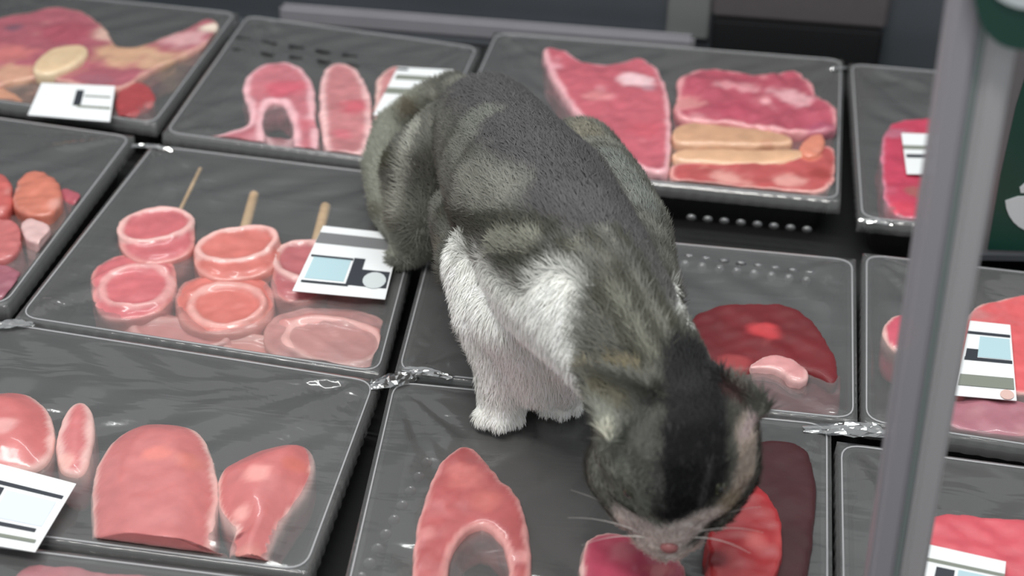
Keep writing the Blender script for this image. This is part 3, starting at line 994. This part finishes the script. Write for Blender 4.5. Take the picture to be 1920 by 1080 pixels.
# ------------------------------------------------------------------ the cat
def cat():
    S = lambda px, py, z, r: (at(px, py, z), size_px(at(px, py, z), r))
    b = Bits()

    def chain(*nodes, sub=7):
        q = [S(*n) for n in nodes]
        limb(b, [p for p, _ in q], [r for _, r in q], sub)
    # trunk: rump, loin, ribs, shoulders, neck
    chain((915, 250, .122, 104), (955, 320, .130, 128), (1010, 410, .142, 158), (1062, 505, .150, 158), (1130, 590, .152, 135), (1195, 680, .142, 118), (1255, 790, .126, 120))
    chain((1090, 300, .110, 72), (1130, 370, .128, 84), (1165, 450, .142, 92), (1190, 560, .146, 84))      # far flank and shoulder
    chain((1090, 300, .105, 66), (1108, 352, .075, 46), (1112, 392, .050, 28), (1098, 412, .0445, 22))        # far hind leg
    chain((860, 270, .110, 82), (805, 330, .092, 88), (790, 410, .070, 62), (775, 468, .048, 34), (745, 486, .044, 22))  # near thigh to foot
    chain((865, 410, .098, 56), (880, 500, .100, 56))                                                    # belly
    # forelegs and chest
    chain((905, 500, .128, 74), (930, 585, .108, 80), (958, 670, .080, 72), (948, 735, .056, 54), (940, 768, .0455, 44))
    chain((960, 590, .118, 78), (1000, 650, .095, 74), (1010, 705, .074, 60))
    chain((1040, 560, .130, 86), (1058, 640, .100, 76), (1062, 700, .072, 58), (1050, 736, .050, 42), (1046, 748, .0445, 36))
    for px, py, r in ((906, 786, 21), (936, 794, 22), (966, 786, 20), (1022, 768, 18), (1052, 772, 19), (1078, 766, 17)):
        ball(b, *S(px, py, .0425, r))
    # head: skull, cheeks, muzzle, chin
    chain((1272, 800, .122, 128), (1268, 850, .110, 150))
    ball(b, *S(1268, 838, .114, 158))
    chain((1180, 880, .098, 84), (1205, 935, .086, 70))
    chain((1348, 878, .100, 78), (1322, 935, .086, 66))
    chain((1262, 930, .094, 88), (1254, 975, .080, 72), (1250, 1006, .071, 50), (1250, 1016, .066, 40))
    ball(b, *S(1222, 1000, .071, 40))
    ball(b, *S(1284, 996, .071, 40))
    # tail lying round the near side
    chain((905, 262, .112, 44), (880, 200, .108, 40), (850, 180, .102, 38), (800, 205, .090, 38), (738, 250, .074, 36), (714, 320, .060, 33), (722, 400, .050, 28), (752, 455, .044, 20), sub=9)

    # ears: curved shells
    def ear(base, tip, zb, zt, w, openpx):
        B, T = at(*base, zb), at(*tip, zt)
        dn = at(*openpx, zb) - B
        O = (CAM - B) / np.linalg.norm(CAM - B) * .9 + dn / np.linalg.norm(dn) * .45
        ax = (T - B)
        L = np.linalg.norm(ax)
        ax = ax / L
        O = O - ax * (O @ ax)
        O /= np.linalg.norm(O)
        s = np.cross(ax, O)
        nu, nv, th = 10, 14, .0062
        V, F = [], []
        for layer in (0, 1):
            for i in range(nu + 1):
                u = i / nu
                hw = w * (1 - u) ** .7 + .0012
                for j in range(nv + 1):
                    a = (j / nv - .5) * math.radians(160)
                    r = hw - th * layer * .5
                    p = B + ax * (L * u - .006) + s * r * math.sin(a) - O * (r * math.cos(a) * .75 - layer * th)
                    V.append(p)
        n1 = nv + 1
        off = (nu + 1) * n1
        for i in range(nu):
            for j in range(nv):
                q = (i * n1 + j, i * n1 + j + 1, (i + 1) * n1 + j + 1, (i + 1) * n1 + j)
                F.append(q)
                F.append(tuple(off + k for k in q[::-1]))
        for j in range(nv):
            F.append((j + 1, j, off + j, off + j + 1))
            k = nu * n1
            F.append((k + j, k + j + 1, off + k + j + 1, off + k + j))
        for i in range(nu):
            F.append((i * n1, (i + 1) * n1, off + (i + 1) * n1, off + i * n1))
            k = nv
            F.append(((i + 1) * n1 + k, i * n1 + k, off + i * n1 + k, off + (i + 1) * n1 + k))
        b.add(np.array(V), F)
    ear((1168, 768), (1086, 690), .150, .152, .0185, (1200, 860))
    ear((1362, 768), (1466, 768), .142, .140, .0180, (1400, 900))

    me = remeshed(b, .0020, 4)
    P, N = coords(me), normals(me)
    tris = np.array([f for p in me.polygons for f in ((p.vertices[0], p.vertices[1], p.vertices[2]), (p.vertices[0], p.vertices[2], p.vertices[3]))[:len(p.vertices) - 2]])
    bvh = BVHTree.FromPolygons([v.co for v in me.vertices], [p.vertices for p in me.polygons])

    def on(px, py):
        d = FW + (px - 960) / FPX * RT - (py - 540) / FPX * UP
        h = bvh.ray_cast(Vector(CAM), Vector(d).normalized())[0]
        if h is None:
            h = bvh.find_nearest(Vector(at(px, py, .12)))[0]
        return np.array(h)

    # coat: grey tabby, white bib and socks, black blaze
    rgb = mixc(lin(112, 112, 104), lin(84, 84, 78), sm(-.5, .6, noise3(P, 60, 21)))
    axis = at(1255, 790, .126) - at(915, 250, .122)
    axis /= np.linalg.norm(axis)
    tt = P @ axis
    rgb = mixc(rgb, lin(66, 65, 58), .55 * sm(.25, .8, np.sin(tt * 210 + 2.2 * noise3(P, 26, 30))))

    def patch(pix, r, col, s=1.0, soft=.35):
        nonlocal rgb
        Q = [on(*p) if len(p) == 2 else at(*p) for p in pix]
        d = np.full(len(P), 1e9)
        for i in range(max(1, len(Q) - 1)):
            a, c = Q[i], Q[min(i + 1, len(Q) - 1)]
            ac = c - a
            t = np.clip(((P - a) @ ac) / max(ac @ ac, 1e-12), 0, 1)
            d = np.minimum(d, np.linalg.norm(P - a - t[:, None] * ac, axis=1))
        rr = size_px(Q[0], r)
        d = d + rr * .16 * noise3(P, 130, 8)
        rgb = mixc(rgb, lin(*col), s * (1 - sm(rr * (1 - soft), rr * (1 + soft), d)))

    patch([(925, 150), (985, 210), (1050, 300), (1110, 390)], 105, (72, 70, 72), .95)
    patch([(1110, 390), (1190, 450), (1240, 560)], 55, (84, 83, 84), .7)
    patch([(1150, 300), (1215, 400)], 30, (112, 116, 112), .7)
    patch([(1060, 200), (1110, 260)], 26, (126, 120, 104), .6)
    patch([(760, 225), (720, 300), (700, 380), (750, 440)], 60, (134, 136, 124), .8)
    patch([(900, 230), (850, 320), (800, 420)], 50, (112, 114, 106), .7)
    patch([(868, 352), (955, 372)], 48, (126, 126, 118), .85, .6)
    patch([(832, 402), (890, 432), (960, 428), (1045, 446)], 19, (52, 52, 42), .9)
    patch([(846, 462), (886, 508), (955, 506), (1015, 488)], 18, (54, 54, 44), .9)
    patch([(930, 468), (1000, 462)], 24, (134, 134, 122), .9)
    patch([(770, 215)], 20, (84, 72, 54), .8)
    patch([(728, 312)], 27, (58, 58, 42), .9)
    patch([(700, 400), (712, 440)], 15, (84, 80, 68), .6)
    patch([(820, 190), (785, 250), (765, 330), (752, 410)], 12, (164, 164, 154), .75)
    for ln in (([(1060, 470), (1150, 600), (1215, 700)]), ([(1110, 455), (1190, 570), (1255, 680)]), ([(1160, 450), (1225, 560), (1290, 680)])):
        patch(ln, 12, (62, 62, 50), .85)
    patch([(1085, 470), (1170, 590), (1230, 690)], 9, (136, 136, 122), .6)
    patch([(1135, 450), (1205, 560), (1270, 675)], 9, (128, 128, 118), .6)
    # white
    W = (250, 251, 245)
    patch([(838, 520), (885, 590), (930, 690), (945, 780)], 66, W)
    patch([(905, 580), (990, 640), (1020, 720)], 92, W)
    patch([(925, 610), (985, 700), (945, 780)], 70, W)
    patch([(1030, 580), (1050, 680), (1050, 770)], 74, W)
    patch([(1000, 620), (1000, 740)], 60, W)
    patch([(1264, 545), (1274, 605)], 13, W, .95)
    # head
    patch([(1160, 850), (1165, 950)], 96, (142, 144, 134), .9)
    patch([(1200, 800), (1215, 900)], 40, (86, 86, 82), .7)
    patch([(1402, 830), (1385, 925)], 36, (198, 184, 172), .95)
    patch([(1366, 950)], 34, (190, 174, 152), .9)
    patch([(1305, 705), (1306, 800), (1296, 900)], 66, (17, 16, 19), 1, .25)
    patch([(1296, 900), (1266, 966)], 46, (17, 16, 19), 1, .3)
    patch([(1235, 890), (1245, 960)], 9, (96, 96, 92), .6)
    patch([(1330, 880), (1312, 950)], 8, (92, 88, 88), .5)
    patch([(1200, 985, .064), (1230, 1012, .056), (1275, 1010, .056), (1306, 978, .064)], 58, (234, 222, 216), 1)
    patch([(1176, 985), (1250, 1018), (1322, 978)], 34, (236, 224, 218), 1)
    patch([(1220, 1010), (1280, 1010)], 26, (224, 210, 204), 1)
    patch([(1140, 742), (1170, 760)], 26, (98, 92, 72), .7)
    patch([(1120, 742)], 16, (78, 72, 54), .7)
    patch([(1100, 700), (1150, 692), (1195, 700)], 9, (146, 136, 108), .8)
    patch([(1096, 735), (1104, 790), (1140, 822)], 10, (204, 202, 186), .9)
    patch([(1375, 750), (1430, 745)], 26, (84, 58, 56), .85)
    patch([(1446, 770), (1412, 800), (1392, 832)], 10, (206, 186, 186), .9)
    mz = at(1250, 1000, .068)                                               # white chin and lower cheeks
    dm = np.linalg.norm(P - mz, axis=1)
    rgb = mixc(rgb, lin(238, 228, 222), (1 - sm(.026, .036, dm)) * (1 - sm(.070, .079, P[:, 2])))
    rgb = np.clip(rgb, 0, 1)

    o = finish(me, 'cat', 'young grey tabby cat with white forelegs and black blaze, sniffing the meat', 'cat', None, COAT, rgb)
    off = np.array(o.location)
    o.location.z += .0015
    # fur: short blades combed from nose to tail
    A, B_, C_ = P[tris[:, 0]], P[tris[:, 1]], P[tris[:, 2]]
    ar = np.linalg.norm(np.cross(B_ - A, C_ - A), axis=1)
    n = 150000
    ti = rng.choice(len(tris), n, p=ar / ar.sum())
    u, v = rng.random(n), rng.random(n)
    fl = u + v > 1
    u[fl], v[fl] = 1 - u[fl], 1 - v[fl]
    w0 = 1 - u - v
    T = tris[ti]
    mixv = lambda X: X[T[:, 0]] * w0[:, None] + X[T[:, 1]] * u[:, None] + X[T[:, 2]] * v[:, None]
    R, Nn, Cc = mixv(P), mixv(N), mixv(rgb)
    Nn /= np.linalg.norm(Nn, axis=1)[:, None]
    head, rump = at(1262, 900, .10), at(890, 200, .115)
    wh = 1 - sm(.035, .07, np.linalg.norm(R - head, axis=1))
    white = sm(.45, .65, Cc.mean(1)) * (1 - wh)
    Fd = np.tile((rump - head) / np.linalg.norm(rump - head), (n, 1)) * (1 - white[:, None]) + np.array([0, .1, -1.]) * white[:, None]
    up = at(1290, 720, .15) - at(1252, 1020, .066)
    Fd = Fd * (1 - wh[:, None]) + (up / np.linalg.norm(up)) * wh[:, None]
    Fd = Fd + rng.normal(size=(n, 3)) * .22
    Fd -= Nn * (Fd * Nn).sum(1)[:, None]
    Fd /= np.linalg.norm(Fd, axis=1)[:, None] + 1e-9
    D = Fd + Nn * (.34 + .12 * rng.random(n))[:, None]
    D /= np.linalg.norm(D, axis=1)[:, None]
    Ln = (.0085 - .0042 * wh) * (1 - .3 * white) * (.7 + .6 * rng.random(n)) * (1 - .45 * sm(.07, .045, R[:, 2]))
    sd = np.cross(Nn, Fd) * (.00034 + .00012 * rng.random(n))[:, None]
    root = R - Nn * .0004
    mid = root + D * (Ln * .55)[:, None]
    tip = root + (D + Fd * .35 - np.array([0, 0, .12])) * Ln[:, None]
    VV = np.stack([root - sd, root + sd, mid + sd * .75, mid - sd * .75, tip], 1).reshape(-1, 3) - off
    VV[:, 2] = np.maximum(VV[:, 2], .0003)
    k = np.arange(n) * 5
    loops = np.stack([k, k + 1, k + 2, k + 3, k + 3, k + 2, k + 4], 1).ravel()
    fm = bpy.data.meshes.new('fur')
    fm.vertices.add(n * 5)
    fm.vertices.foreach_set('co', VV.astype(np.float32).ravel())
    fm.loops.add(n * 7)
    fm.loops.foreach_set('vertex_index', loops.astype(np.int32))
    fm.polygons.add(n * 2)
    st = np.stack([np.arange(n) * 7, np.arange(n) * 7 + 4], 1).ravel()
    fm.polygons.foreach_set('loop_start', st.astype(np.int32))
    fm.update(calc_edges=True)
    g = np.clip(Cc * (.82 + .4 * rng.random(n))[:, None], 0, 1)
    paint(fm, np.repeat(g, 5, 0))
    fur = link('fur', fm, COAT, o, False)
    tag(fur, kind='stuff')
    # eyes, nose, whiskers
    eyem = plain('cat_eye', lin(60, 62, 38), .15, coat=1)
    pup = plain('cat_pupil', lin(8, 8, 8), .1, coat=1)
    for px, py in ((1178, 930), (1350, 922)):
        p = on(px, py)
        nn = np.array(bvh.find_nearest(Vector(p))[1])
        e = Bits()
        ball(e, p - off - nn * .0036, .0050)
        eye = link('eye', e.mesh('eye'), eyem, o)
        e = Bits()
        ball(e, p - off - nn * .0004, .0022)
        link('pupil', e.mesh('pupil'), pup, eye)
    p = on(1254, 1030)
    e = Bits()
    ball(e, p - off, (.0046, .0034, .0032))
    link('nose', e.mesh('nose'), plain('cat_nose', lin(150, 92, 92), .4), o)
    wm = plain('whisker', lin(225, 220, 215), .4)
    for (px, py), dx, dy in (((1205, 995), -135, -72), ((1205, 1005), -140, -30), ((1210, 1012), -120, 15), ((1300, 995), 125, -40), ((1300, 1003), 130, 0), ((1296, 1012), 110, 30)):
        p = on(px, py)
        q = at(px + dx, py + dy, p[2] - .004)
        e = Bits()
        m = (p + q) / 2 + np.array([0, 0, .006])
        pts = [(1 - t) ** 2 * p + 2 * t * (1 - t) * m + t * t * q - off for t in np.linspace(0, 1, 7)]
        limb(e, pts, list(np.linspace(.0003, .00012, 7)), 12)
        link('whisker', e.mesh('whisker'), wm, o)


cat()
